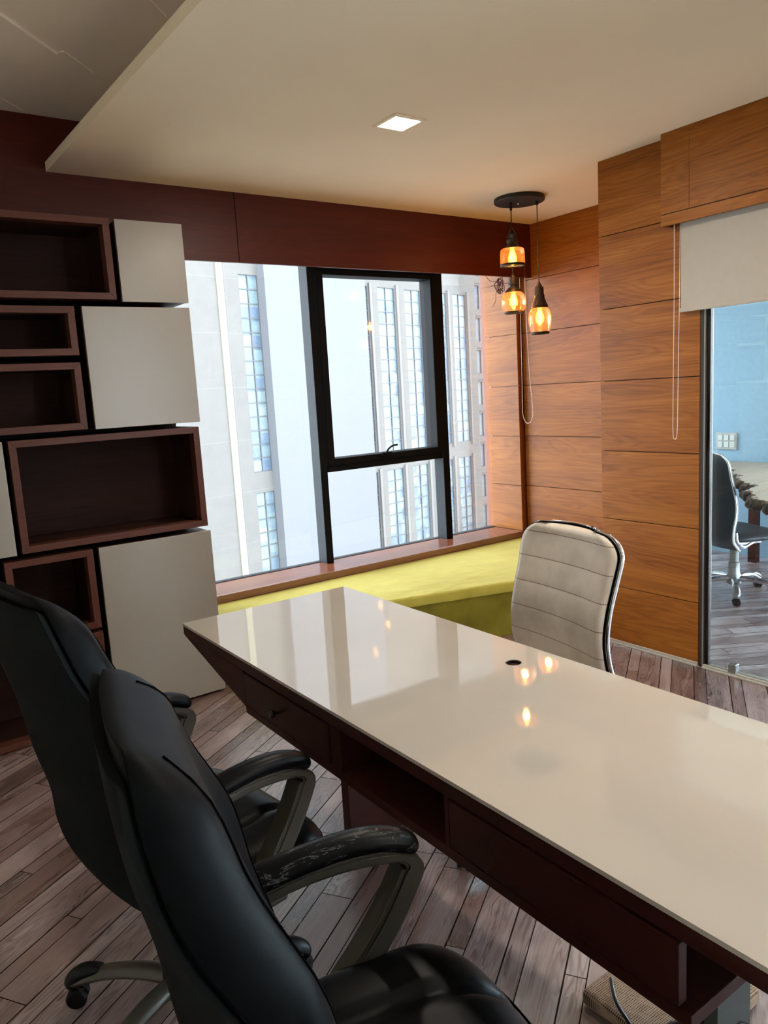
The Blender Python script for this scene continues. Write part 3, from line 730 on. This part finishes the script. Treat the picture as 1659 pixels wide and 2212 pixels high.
def exec_chair(x, y, yaw, label, base_ang=0.0, base_off=(0, 0)):
    t = thing('office_chair', (0, 0, 0), label, 'chair', group='black leather office chairs'); t['_local'] = 1
    obj('backrest', pad(0.345, 1.112, 0.0, lambda z: .028, .99, 0.004, rtop=.025), M_FABRIC, t, smooth='auto')
    bc = obj('back_cushion', pad(0.375, 1.128, .012, lambda z: lerp(THK, z)+.014, 1.0, 0.0, rtop=.075), M_LEATHERB, t, smooth=True)
    for s in (-1, 1):
        bm = NB(); pts = []
        for z in [1.128-.02*i for i in range(0, 26)]:
            u = s*(.62 + .18*min(1, (1.128-z)/.12)); p = back_pt(z, u, 0); ez = min(1, (1.128-z)/.075); ez = math.sqrt(max(0, 1-(1-ez)**2)); eu = math.sqrt(1-abs(u)**7)
            pts.append((p.x+.012+(lerp(THK, z)+.014)*max(.02, ez*eu)+.0005, p.y, p.z+(0.001 if z > 1.12 else 0)))
        pts = pts[1:]
        tube(bm, pts, .0016, 6); obj('seam', bm, M_SEAM, bc, smooth=True)
    obj('seat', cushion(-.13, .312, .258, .405, .512, (-.12, .12)), M_LEATHER, t, smooth=True)
    bm = NB(); box(bm, -.08, .20, -.16, .16, .385, .41); box(bm, -.06, .14, -.09, .09, .34, .386)
    tube(bm, spline([(.05, 0, .375), (-.03, 0, .370), (-.10, 0, .41), (-.15, 0, .50)], 5), .012, 8, flat=.035)
    obj('seat_pan', bm, M_PLASTIC, t, bevel=0.008)
    for s in (-1, 1):
        yy = s*.250
        bm = NB()
        P = spline([(-.125, yy, .655), (-.08, yy, .670), (.0, yy, .684), (.09, yy, .685), (.17, yy, .672), (.198, yy, .650), (.190, yy, .625), (.155, yy, .565), (.11, yy, .505), (.065, yy, .455), (.045, yy, .425)], 4)
        n = len(P); th = [.011 + (.012*min(1, max(0, (i/n-.45)/.1))) for i in range(n)]
        beam(bm, P, .021, th)
        beam(bm, [(v.x, v.y+s*.0, v.z) for v in P[2:-3]], .0245, [h*.55 for h in th[2:-3]])
        af = obj('arm_frame', bm, M_TAUPE, t, bevel=0.003)
        bm = NB(); box(bm, .02, .13, yy-s*.065 if s > 0 else yy-.014, yy+.014 if s > 0 else yy+.065, .398, .452)
        obj('arm_bracket', bm, M_TAUPE, af, bevel=0.008)
        bm = NB(); Q = spline([(-.14, yy, .672), (-.11, yy, .684), (-.05, yy, .700), (.05, yy, .710), (.13, yy, .706), (.185, yy, .688), (.212, yy, .668)], 5)
        m = len(Q); e = [math.sqrt(max(.02, 1-abs(2*i/(m-1)-1)**9)) for i in range(m)]
        tube(bm, Q, [.019*k for k in e], 16, flat=[.030*k for k in e]); obj('arm_pad', bm, M_WORN if 'scuffed' in label else M_LEATHER, t, smooth=True)
    star_base(t, M_TAUPE, M_PLASTIC, M_PLASTIC, .29, base_ang, off=base_off)
    t.location = (x, y, 0); t.rotation_euler = (0, 0, yaw)
    return t
exec_chair(.466, 1.586, R(8.5), 'black leather office chair farther from the camera, next to the shelving', R(-19.5), (.0155, .042))
exec_chair(.451, .778, R(-11.3), 'black leather office chair nearest the camera with scuffed armrest', R(20))

# ------------------------------------------------------------------ white quilted chair
def slim_chair(x, y, yaw, label, name, m_front, m_back, m_pipe, top=0.98):
    t = thing(name, (0, 0, 0), label, 'chair'); t['_local'] = 1
    PR = [(1.03, -.245), (.98, -.236), (.90, -.215), (.82, -.192), (.75, -.180), (.68, -.185), (.60, -.205), (.54, -.205), (.49, -.17)]
    PR = [(top-(1.03-z)*1.119, a*1.11) for z, a in PR]
    z0, z1 = PR[-1][0], top
    def hw(z):
        d = (z1-z); w = .236
        if d < .08: w -= .075*(1-math.sqrt(max(0, 1-((.08-d)/.08)**2.0)))*1.6
        return w - .010*math.cos((z-.75)*8)
    bmf, bmb = NB(), NB(); nu, nz = 30, 90; G = []; edge = {-1: [], 1: []}
    for kk in range(nz+1):
        z = z0+(z1-z0)*kk/nz; a = lerp(PR, z); w = hw(z); row = []
        q = ((z-.022) / .084) % 1.0; puff = .0022*abs(math.sin(math.pi*q))**.5
        for i in range(nu+1):
            u = -1+2*i/nu; e = math.sqrt(max(0, 1-abs(u)**8)); et = math.sqrt(max(0, 1-max(0, 1-(z1-z)/.02)**2))
            wr = .028*abs(u)**2.5
            row.append((a+wr, w*u, z, (.024+puff)*max(.05, e*et)))
        G.append(row)
        for s, i in ((-1, 0), (1, nu)): edge[s].append((row[i][0]-.006, row[i][1]*1.012, z))
    for bm, f_ in ((bmf, 1), (bmb, 0)):
        V = [[bm.verts.new((p[0]+(p[3] if f_ else -.012), p[1], p[2])) for p in row] for row in G]
        W = [[bm.verts.new((p[0]-(.002 if f_ else 0), p[1], p[2])) for p in row] for row in G]
        for A_, fl in ((V, 1), (W, 0)):
            for r in range(nz):
                for c in range(nu):
                    bm.faces.new((A_[r][c], A_[r][c+1], A_[r+1][c+1], A_[r+1][c]))
        loop = [(0, c) for c in range(nu)] + [(r, nu) for r in range(nz)] + [(nz, nu-c) for c in range(nu)] + [(nz-r, 0) for r in range(nz)]
        for p, q in zip(loop, loop[1:]+loop[:1]):
            bm.faces.new((V[p[0]][p[1]], V[q[0]][q[1]], W[q[0]][q[1]], W[p[0]][p[1]]))
    back = obj('backrest', bmf, m_front, t, smooth=True); obj('back_panel', bmb, m_back, back, smooth=True)
    def rim(off, dz, grow=1.0):
        pts = [(p[0]+off, p[1]*grow, p[2]) for p in edge[-1]]
        topz = edge[-1][-1]; n = 14
        for i in range(1, n): 
            s = -1+2*i/n; pts.append((lerp(PR, z1)+.028*abs(s)**2.5+off-.006, topz[1]*-s*grow, z1+dz))
        pts += [(p[0]+off, p[1]*grow, p[2]) for p in edge[1][::-1]]
        return pts
    bm = NB(); tube(bm, rim(.001, .001, 1.0), .0036, 8); obj('piping', bm, m_pipe, back, smooth=True)
    bm = NB(); tube(bm, rim(-.011, .003, 1.010), .0062, 10); obj('chrome_frame', bm, M_CHROME, t, smooth=True)
    obj('seat', cushion(-.20, .26, .24, .385, .445, (), 24, 24, .02), m_front, t, smooth=True)
    bm = NB()
    for s in (-1, 1):
        tube(bm, spline([(-.19, s*.236, .47), (-.18, s*.238, .41), (-.13, s*.235, .375), (.0, s*.15, .37), (.10, s*.10, .37)], 5), .010, 8)
    box(bm, -.10, .12, -.10, .10, .355, .385); obj('seat_frame', bm, M_CHROME, t, smooth='auto')
    star_base(t, M_CHROME, M_STEELD, M_PLASTIC, .27, .3)
    t.location = (x, y, 0); t.rotation_euler = (0, 0, yaw)
    return t
yw = R(171.5); fw = Vector((math.cos(yw), math.sin(yw)))
n_ = Vector((-math.sin(yw), math.cos(yw)))
C0 = Vector((1.900, 1.622)) + n_*(-.022) + fw*.272
slim_chair(C0.x, C0.y, yw, 'off-white ribbed leatherette chair with chrome edge, across the desk', 'office_chair', M_QUILT, M_STEELD, M_SEAM)

# ------------------------------------------------------------------ ceiling lamps
def downlight(cx, cy, label, h=.080):
    o = thing('ceiling_light', (cx, cy, ZC), label, 'ceiling light', group='square downlights in the dropped ceiling')
    bm = NB()
    for a in ((-h, h, -h, -h+.017), (-h, h, h-.017, h), (-h, -h+.017, -h+.017, h-.017), (h-.017, h, -h+.017, h-.017)):
        box(bm, cx+a[0], cx+a[1], cy+a[2], cy+a[3], ZC-.006, ZC)
    obj('frame', bm, M_CEIL, o, bevel=0.0015)
    bm = NB(); box(bm, cx-h+.017, cx+h-.017, cy-h+.017, cy+h-.017, ZC-.004, ZC-.001); obj('diffuser', bm, M_LED, o)
downlight(2.04, 2.652, 'lit square downlight in the middle of the dropped ceiling')
downlight(2.05, 1.402, 'square downlight cut off by the top edge of the photo')
downlight(2.05, 0.15, 'square ceiling downlight right of the camera')
downlight(2.05, -1.1, 'square ceiling downlight behind the camera')

def pendant():
    CXY = (3.466, 3.372)
    t = thing('pendant_light', (*CXY, ZC), 'cluster of three amber glass pendant lamps on a round black canopy', 'pendant light')
    bm = NB(); lathe(bm, [(.148, ZC), (.150, ZC-.004), (.150, ZC-.020), (.147, ZC-.024)], (*CXY, 0), 48); obj('canopy', bm, M_BLKMET, t, smooth='auto')
    bm = NB(); ball(bm, (CXY[0]+.0, CXY[1]+.01, ZC-.028), .007, 12); obj('screw', bm, M_CHROME, t, smooth=True)
    r0_ = Vector((.697, -.717)); f0 = Vector((.717, .697)); c = Vector(CXY)
    # (offset right, offset away, z of the cone tip, kind)
    for ro, fo, zt, kind in ((-.050, -.02, 2.375, 'jar'), (-.052, .10, 2.130, 'globe'), (.103, .02, 2.055, 'tulip')):
        p = c + r0_*ro + f0*fo; X, Y = p
        bm = NB(); lathe(bm, [(.0028, zt-.01), (.0028, ZC-.02)], (X, Y, 0), 10); lathe(bm, [(.008, ZC-.045), (.009, ZC-.022)], (X, Y, 0), 12); obj('cord', bm, M_CORD, t, smooth='auto')
        if kind == 'globe':
            pr = [(.005, 0), (.018, -.026), (.028, -.030), (.029, -.066), (.033, -.070), (.030, -.076), (.031, -.090), (.040, -.100), (.050, -.110), (.053, -.116), (.050, -.119)]
            gp = [(.050, -.118), (.062, -.128), (.074, -.150), (.0785, -.175), (.076, -.200), (.068, -.222), (.060, -.236)]; rr, rz = .061, -.238
        elif kind == 'jar':
            pr = [(.005, 0), (.019, -.030), (.029, -.042), (.029, -.066), (.034, -.070), (.033, -.084), (.029, -.090), (.033, -.098), (.045, -.110), (.050, -.118), (.048, -.121)]
            gp = [(.048, -.119), (.064, -.122), (.071, -.130), (.073, -.150), (.074, -.215)]; rr, rz = .076, -.217
        else:
            pr = [(.005, 0), (.017, -.026), (.027, -.036), (.028, -.076), (.032, -.082), (.031, -.092), (.035, -.108), (.045, -.132), (.051, -.142), (.050, -.148), (.053, -.154), (.050, -.158)]
            gp = [(.050, -.157), (.060, -.172), (.068, -.198), (.070, -.225), (.067, -.255), (.060, -.285), (.054, -.303)]; rr, rz = .057, -.305
        bm = NB(); lathe(bm, [(r, zt+h) for r, h in pr][::-1], (X, Y, 0), 36); so = obj('socket', bm, M_BRONZE, t, smooth='auto')
        bm = NB(); pin = [(r-.0015, h) for r, h in gp]
        lathe(bm, [(r, zt+h) for r, h in gp], (X, Y, 0), 40, cap=False)
        sh = obj('glass_shade', bm, M_LAMPGL, so, smooth=True)
        bm = NB(); prof = [(rr-.007+.007*math.cos(a), zt+rz+.008*math.sin(a)) for a in [2*math.pi*i/12 for i in range(13)]]
        lathe(bm, prof, (X, Y, 0), 40, cap=False); obj('rim_ring', bm, M_BLKMET, so, smooth=True)
        zb = zt + pr[-1][1]; L = .098 if kind != 'globe' else .085
        bm = NB(); lathe(bm, [(.012, zb), (.014, zb-.012), (.022, zb-.035), (.027, zb-.058), (.024, zb-.078), (.012, zb-L+.004), (.001, zb-L)], (X, Y, 0), 24, cap=False)
        obj('bulb', bm, M_BULBGL, so, smooth=True)
        bm = NB()
        for i in range(4):
            a = i*math.pi/2+.4; dx, dy = math.cos(a), math.sin(a)
            tube(bm, [(X+dx*.005, Y+dy*.005, zb-.012), (X+dx*.012, Y+dy*.012, zb-.035), (X+dx*.013, Y+dy*.013, zb-.06), (X+dx*.006, Y+dy*.006, zb-.078)], .0013, 6)
        obj('filament', bm, M_FIL, so)
        li = bpy.data.lights.new('bulb_light', 'POINT'); li.energy = 0.7; li.color = (1.0, 0.62, 0.30); li.shadow_soft_size = 0.02
        lo = bpy.data.objects.new('bulb_light', li); COL.objects.link(lo); lo.location = (X, Y, zb-.05)
pendant()

# ------------------------------------------------------------------ blinds and wires
def beads(bm, pts, r=.0021, step=.0062):
    P = spline(pts, 14); d = 0; last = P[0]; acc = 0
    tube(bm, P, .0006, 4)
    for a, b in zip(P[:-1], P[1:]):
        L = (b-a).length; s = 0
        while acc + (L-s) >= step:
            s += step-acc; acc = 0; q = a + (b-a)*(s/L) if L else a
            bmesh.ops.create_icosphere(bm, subdivisions=1, radius=r, matrix=Matrix.Translation(q))
        acc += L-s
bl = thing('roller_blind', (3.29, 0.5, 2.13), 'cream roller blind half lowered over the glass partition', 'blind')
bm = NB(); box(bm, 3.2895, 3.2910, 0.9, 2.176, 1.755, 2.24); obj('fabric', bm, M_BLIND, bl)
bm = NB(); prism(bm, [(3.284, 1.738), (3.297, 1.738), (3.299, 1.747), (3.296, 1.757), (3.285, 1.757), (3.282, 1.747)], 'y', 0.9, 2.178); obj('bottom_bar', bm, M_BLIND, bl, bevel=0.001)
bm = NB(); lathe(bm, [(.025, 0.9), (.025, 2.20)], (3.285, 0, 2.225), 20, axis='y'); obj('roller_tube', bm, M_TRACK, bl, smooth='auto')
bm = NB(); beads(bm, [(3.272, 2.200, 2.20), (3.272, 2.200, 1.8), (3.272, 2.204, 1.4), (3.272, 2.205, 1.18), (3.272, 2.194, 1.142), (3.272, 2.182, 1.18), (3.272, 2.178, 1.4), (3.272, 2.172, 1.8), (3.272, 2.168, 2.20)])
obj('bead_chain', bm, M_BEAD, bl)
bl = thing('roller_blind', (2.75, 4.05, 2.3), 'rolled-up window blind tucked behind the header, its chain hanging in the corner', 'blind')
bm = NB(); lathe(bm, [(.028, 1.50), (.028, 3.99)], (0, 4.06, 2.30), 20, axis='x'); obj('roller_tube', bm, M_BLIND, bl, smooth='auto')
bm = NB(); box(bm, 1.48, 4.0, 4.040, 4.052, 2.222, 2.30); obj('bottom_bar', bm, M_BLIND, bl)
bm = NB(); beads(bm, [(4.028, 3.936, 2.26), (4.028, 3.938, 1.9), (4.028, 3.942, 1.5), (4.028, 3.945, 1.25), (4.028, 3.922, 1.180), (4.028, 3.895, 1.165), (4.028, 3.862, 1.185), (4.028, 3.845, 1.26), (4.028, 3.866, 1.5), (4.028, 3.884, 1.9), (4.028, 3.887, 2.26)], .0026)
obj('bead_chain', bm, M_BEAD, bl)
bm = NB(); pts = []
wc = Vector((3.875, 3.98, 2.135))
for i in range(60):
    a = i*0.95; rr = .022+.016*math.sin(i*1.7)
    pts.append(wc + Vector((rr*math.cos(a), .018*math.sin(i*.6), (rr+.02)*math.sin(a))))
tube(bm, spline([(3.72, 3.99, 2.24), (3.78, 3.985, 2.17), (3.84, 3.98, 2.16)] + pts + [(3.84, 3.98, 2.09), (3.83, 3.98, 2.03), (3.80, 3.98, 1.99)], 4), .0018, 5)
tag(obj('wire_bundle', bm, M_WIRE, smooth=True), 'small tangle of dark red wires hanging from the header by the window corner', 'wires')

# ------------------------------------------------------------------ under the desk
bm = NB(); prism(bm, [(1.225, 1.066), (1.55, 1.070), (1.545, .81), (1.235, .80)], 'z', 0.004, 0.040)
tag(obj('jute_mat', bm, M_JUTE, bevel=0.008), 'woven jute covered foot pad on the floor under the desk', 'foot pad')
for lab, pts, rr in (
    ('black cable looping over the jute pad', [(1.30, 1.04, .046), (1.25, .985, .05), (1.225, .93, .047), (1.20, .86, .03), (1.19, .78, .008), (1.22, .70, .008), (1.32, .62, .008)], .0045),
    ('black cable rising from the floor toward the grey desk leg', [(1.14, .76, .006), (1.16, .82, .04), (1.22, .86, .07), (1.30, .84, .075), (1.40, .745, .07), (1.46, .62, .03), (1.55, .55, .008)], .006),
    ('thin grey cable curled on the floor beneath the desk end', [(1.10, .72, .004), (1.15, .78, .004), (1.22, .78, .004), (1.30, .735, .004), (1.36, .66, .004), (1.40, .56, .004)], .0028)):
    bm = NB(); tube(bm, spline(pts, 8), rr, 8)
    tag(obj('power_cable', bm, M_CABLE if rr > .003 else M_ALU, smooth=True), lab, 'cable', 'cables under the desk')

# ------------------------------------------------------------------ next room
o = thing('live_edge_table', (4.9, 2.2, 0), 'live edge wooden table seen through the glass partition', 'table')
edge = [(5.66, 3.40), (5.5, 3.22), (5.33, 3.11), (5.2, 3.00), (5.05, 2.93), (4.9, 2.80), (4.75, 2.72), (4.62, 2.60), (4.48, 2.46), (4.30, 2.40), (4.16, 2.28), (4.02, 2.20), (3.95, 2.02)]
edge = [(v.x+.012*math.sin(i*1.9), v.y+.014*math.sin(i*2.7)) for i, v in enumerate(spline([(a, b, 0) for a, b in edge], 5))]
bm = NB(); prism(bm, edge + [(3.95, 1.5), (5.66, 1.5)], 'z', .70, .75); obj('table_top', bm, wood('pale_table_wood', 'x', (.35, .26, .18), (.45, .35, .26), (.52, .42, .32), row=3), o)
bm = NB()
for i, (a, b) in enumerate(edge[:-2]):
    ball(bm, (a, b, .715+.008*math.sin(i*3.1)), .030+.010*math.sin(i*2.3), 8, sc=(1.2, 1.0, .9))
obj('bark_edge', bm, plain('bark', (.10, .075, .06), .9, nz=.6, scale=25, bump=.8, bscale=40), o, smooth=True)
for lx, ly in ((4.62, 1.7), (5.5, 1.7), (5.5, 3.0)):
    bm = NB(); box(bm, lx, lx+.06, ly, ly+.06, 0, .70); obj('leg', bm, M_DARKW, o)
slim_chair(4.62, 2.66, R(-20), 'black office chair behind the glass partition by the live edge table', 'office_chair', plain('slate_leatherette', (.07, .08, .09), .35), plain('window_lit_shell', (.05, .065, .08), .3), M_STEELD, top=.96)  # shell of a black chair: window light is put into its slate colour
o = thing('switch_plate', (5.70, 3.357, .905), 'grey switch and socket plate on the wall behind the glass', 'switch')
bm = NB(); box(bm, 5.688, 5.70, 3.270, 3.446, .838, .972); obj('plate', bm, plain('plate_grey', (.42, .41, .38), .35), o, bevel=.003)
for i in range(3):
    for j in range(2):
        y = 3.405-i*.050; z = .934-j*.056
        bm = NB(); box(bm, 5.682, 5.690, y-.019, y+.019, z-.021, z+.021); m = obj('socket' if j == 1 and i != 1 else 'rocker', bm, M_SWITCH, o, bevel=.002)
        if j == 1 and i != 1:
            bm = NB()
            for dy, dz in ((0, .009), (-.008, -.005), (.008, -.005)): box(bm, 5.6812, 5.683, y+dy-.0022, y+dy+.0022, z+dz-.0022, z+dz+.0022)
            obj('socket_holes', bm, M_HOLE, m)

# ------------------------------------------------------------------ buildings outside
AO = R(13.3)
tw = thing('office_building', (28.4, 60, -30), 'pale stone office tower with tall glazed strips outside the window', 'building', rz=AO)
tw['_local'] = 1
OZ = 30     # the tower's base lies 30 m below the room's floor
ZT, ZB1, ZT2, ZB2 = 11.85+OZ, -4.85+OZ, -6.65+OZ, -23+OZ
strips = [(0.0, 2.07), (14.65, 15.93), (17.42, 20.02), (21.66, 24.25), (26.3, 28.90), (30.15, 32.6)]
# cladding built as blocks around the window strips so each strip sits in a real reveal
bm = NB(); xs = [(-30.0, 0.0)] + [(a[1], b[0]) for a, b in zip(strips[:-1], strips[1:])] + [(32.6, 34.6)]
for a, b in xs:
    if (a, b) == (2.07, 14.65): continue
    box(bm, a, b, 0, .9, 0, 120)
for a, b in strips:
    box(bm, a, b, 0, .9, ZB1, 62) if False else None
    box(bm, a, b, 0, .9, ZT, 120); box(bm, a, b, 0, .9, ZT2, ZB1); box(bm, a, b, 0, .9, 0, ZB2)
obj('wall', bm, M_STONE, tw)
bm = NB(); box(bm, -30, 34.6, .9, 14, 0, 120); obj('core', bm, M_STONE, tw)
bm = NB(); box(bm, 2.07, 14.65, -.9, .9, 0, 122); obj('pier', bm, M_PIER, tw)
bm = NB(); box(bm, -2.28, -1.62, -.10, 0, 0, 120); obj('sunlit_reveal', bm, M_SUNLIT, tw)
for a, b in strips[1:]:
    for x in (b, a-.0):
        pass
for gi, (a, b) in enumerate(strips):
    for z0, z1 in ((ZB1, ZT), (ZB2, ZT2)):
        bm = NB(); box(bm, a, b, .14, .22, z0, z1); wnd = obj('window', bm, M_OGLASS, tw)
        bm = NB(); ncol = 2
        for c in range(ncol+1):
            x = a + (b-a)*c/ncol; box(bm, x-.05, x+.05, .04, .14, z0, z1)
        k = 0; z = z1
        while z > z0:
            box(bm, a, b, .06, .14, z-.045, z+.045); z -= 1.19
        obj('mullion_grid', bm, M_OMULL, wnd)
        if gi:
            bm = NB(); box(bm, b+.12, b+.45, -.22, 0, z0-.3, z1+.3); obj('rib', bm, M_RIB, tw)
# farther block with horizontal floors
t2 = thing('office_building', (80, 90, -30), 'farther office block with horizontal floors at the right edge of the window', 'building'); t2['_local'] = 1
bm = NB()
for k in range(-16, 14):
    z = 16.87+30-4.92*k + .35; box(bm, 0, 60, 0, 8, z, z+1.0); box(bm, 0, 60, .15, 8, z-.35, z)
obj('floor_slab', bm, M_RIB, t2)
bm = NB(); box(bm, 0, 60, .5, 8, -18, 125); obj('window', bm, outglass('far_glazing', 2.4, 4.92, 0, 17.22+30), t2)
bm = NB()
for k in range(24): box(bm, .9+k*2.4, 1.15+k*2.4, .3, .5, 0, 120)
obj('mullion_grid', bm, M_RIB, t2)
bm = NB(); box(bm, -150, 220, 10, 260, -30.6, -30); tag(obj('ground', bm, plain('street', (.30, .30, .30), .9)), 'paved ground far below the window', 'ground', kind='structure')

for o in bpy.data.objects:
    if '_local' in o: del o['_local']
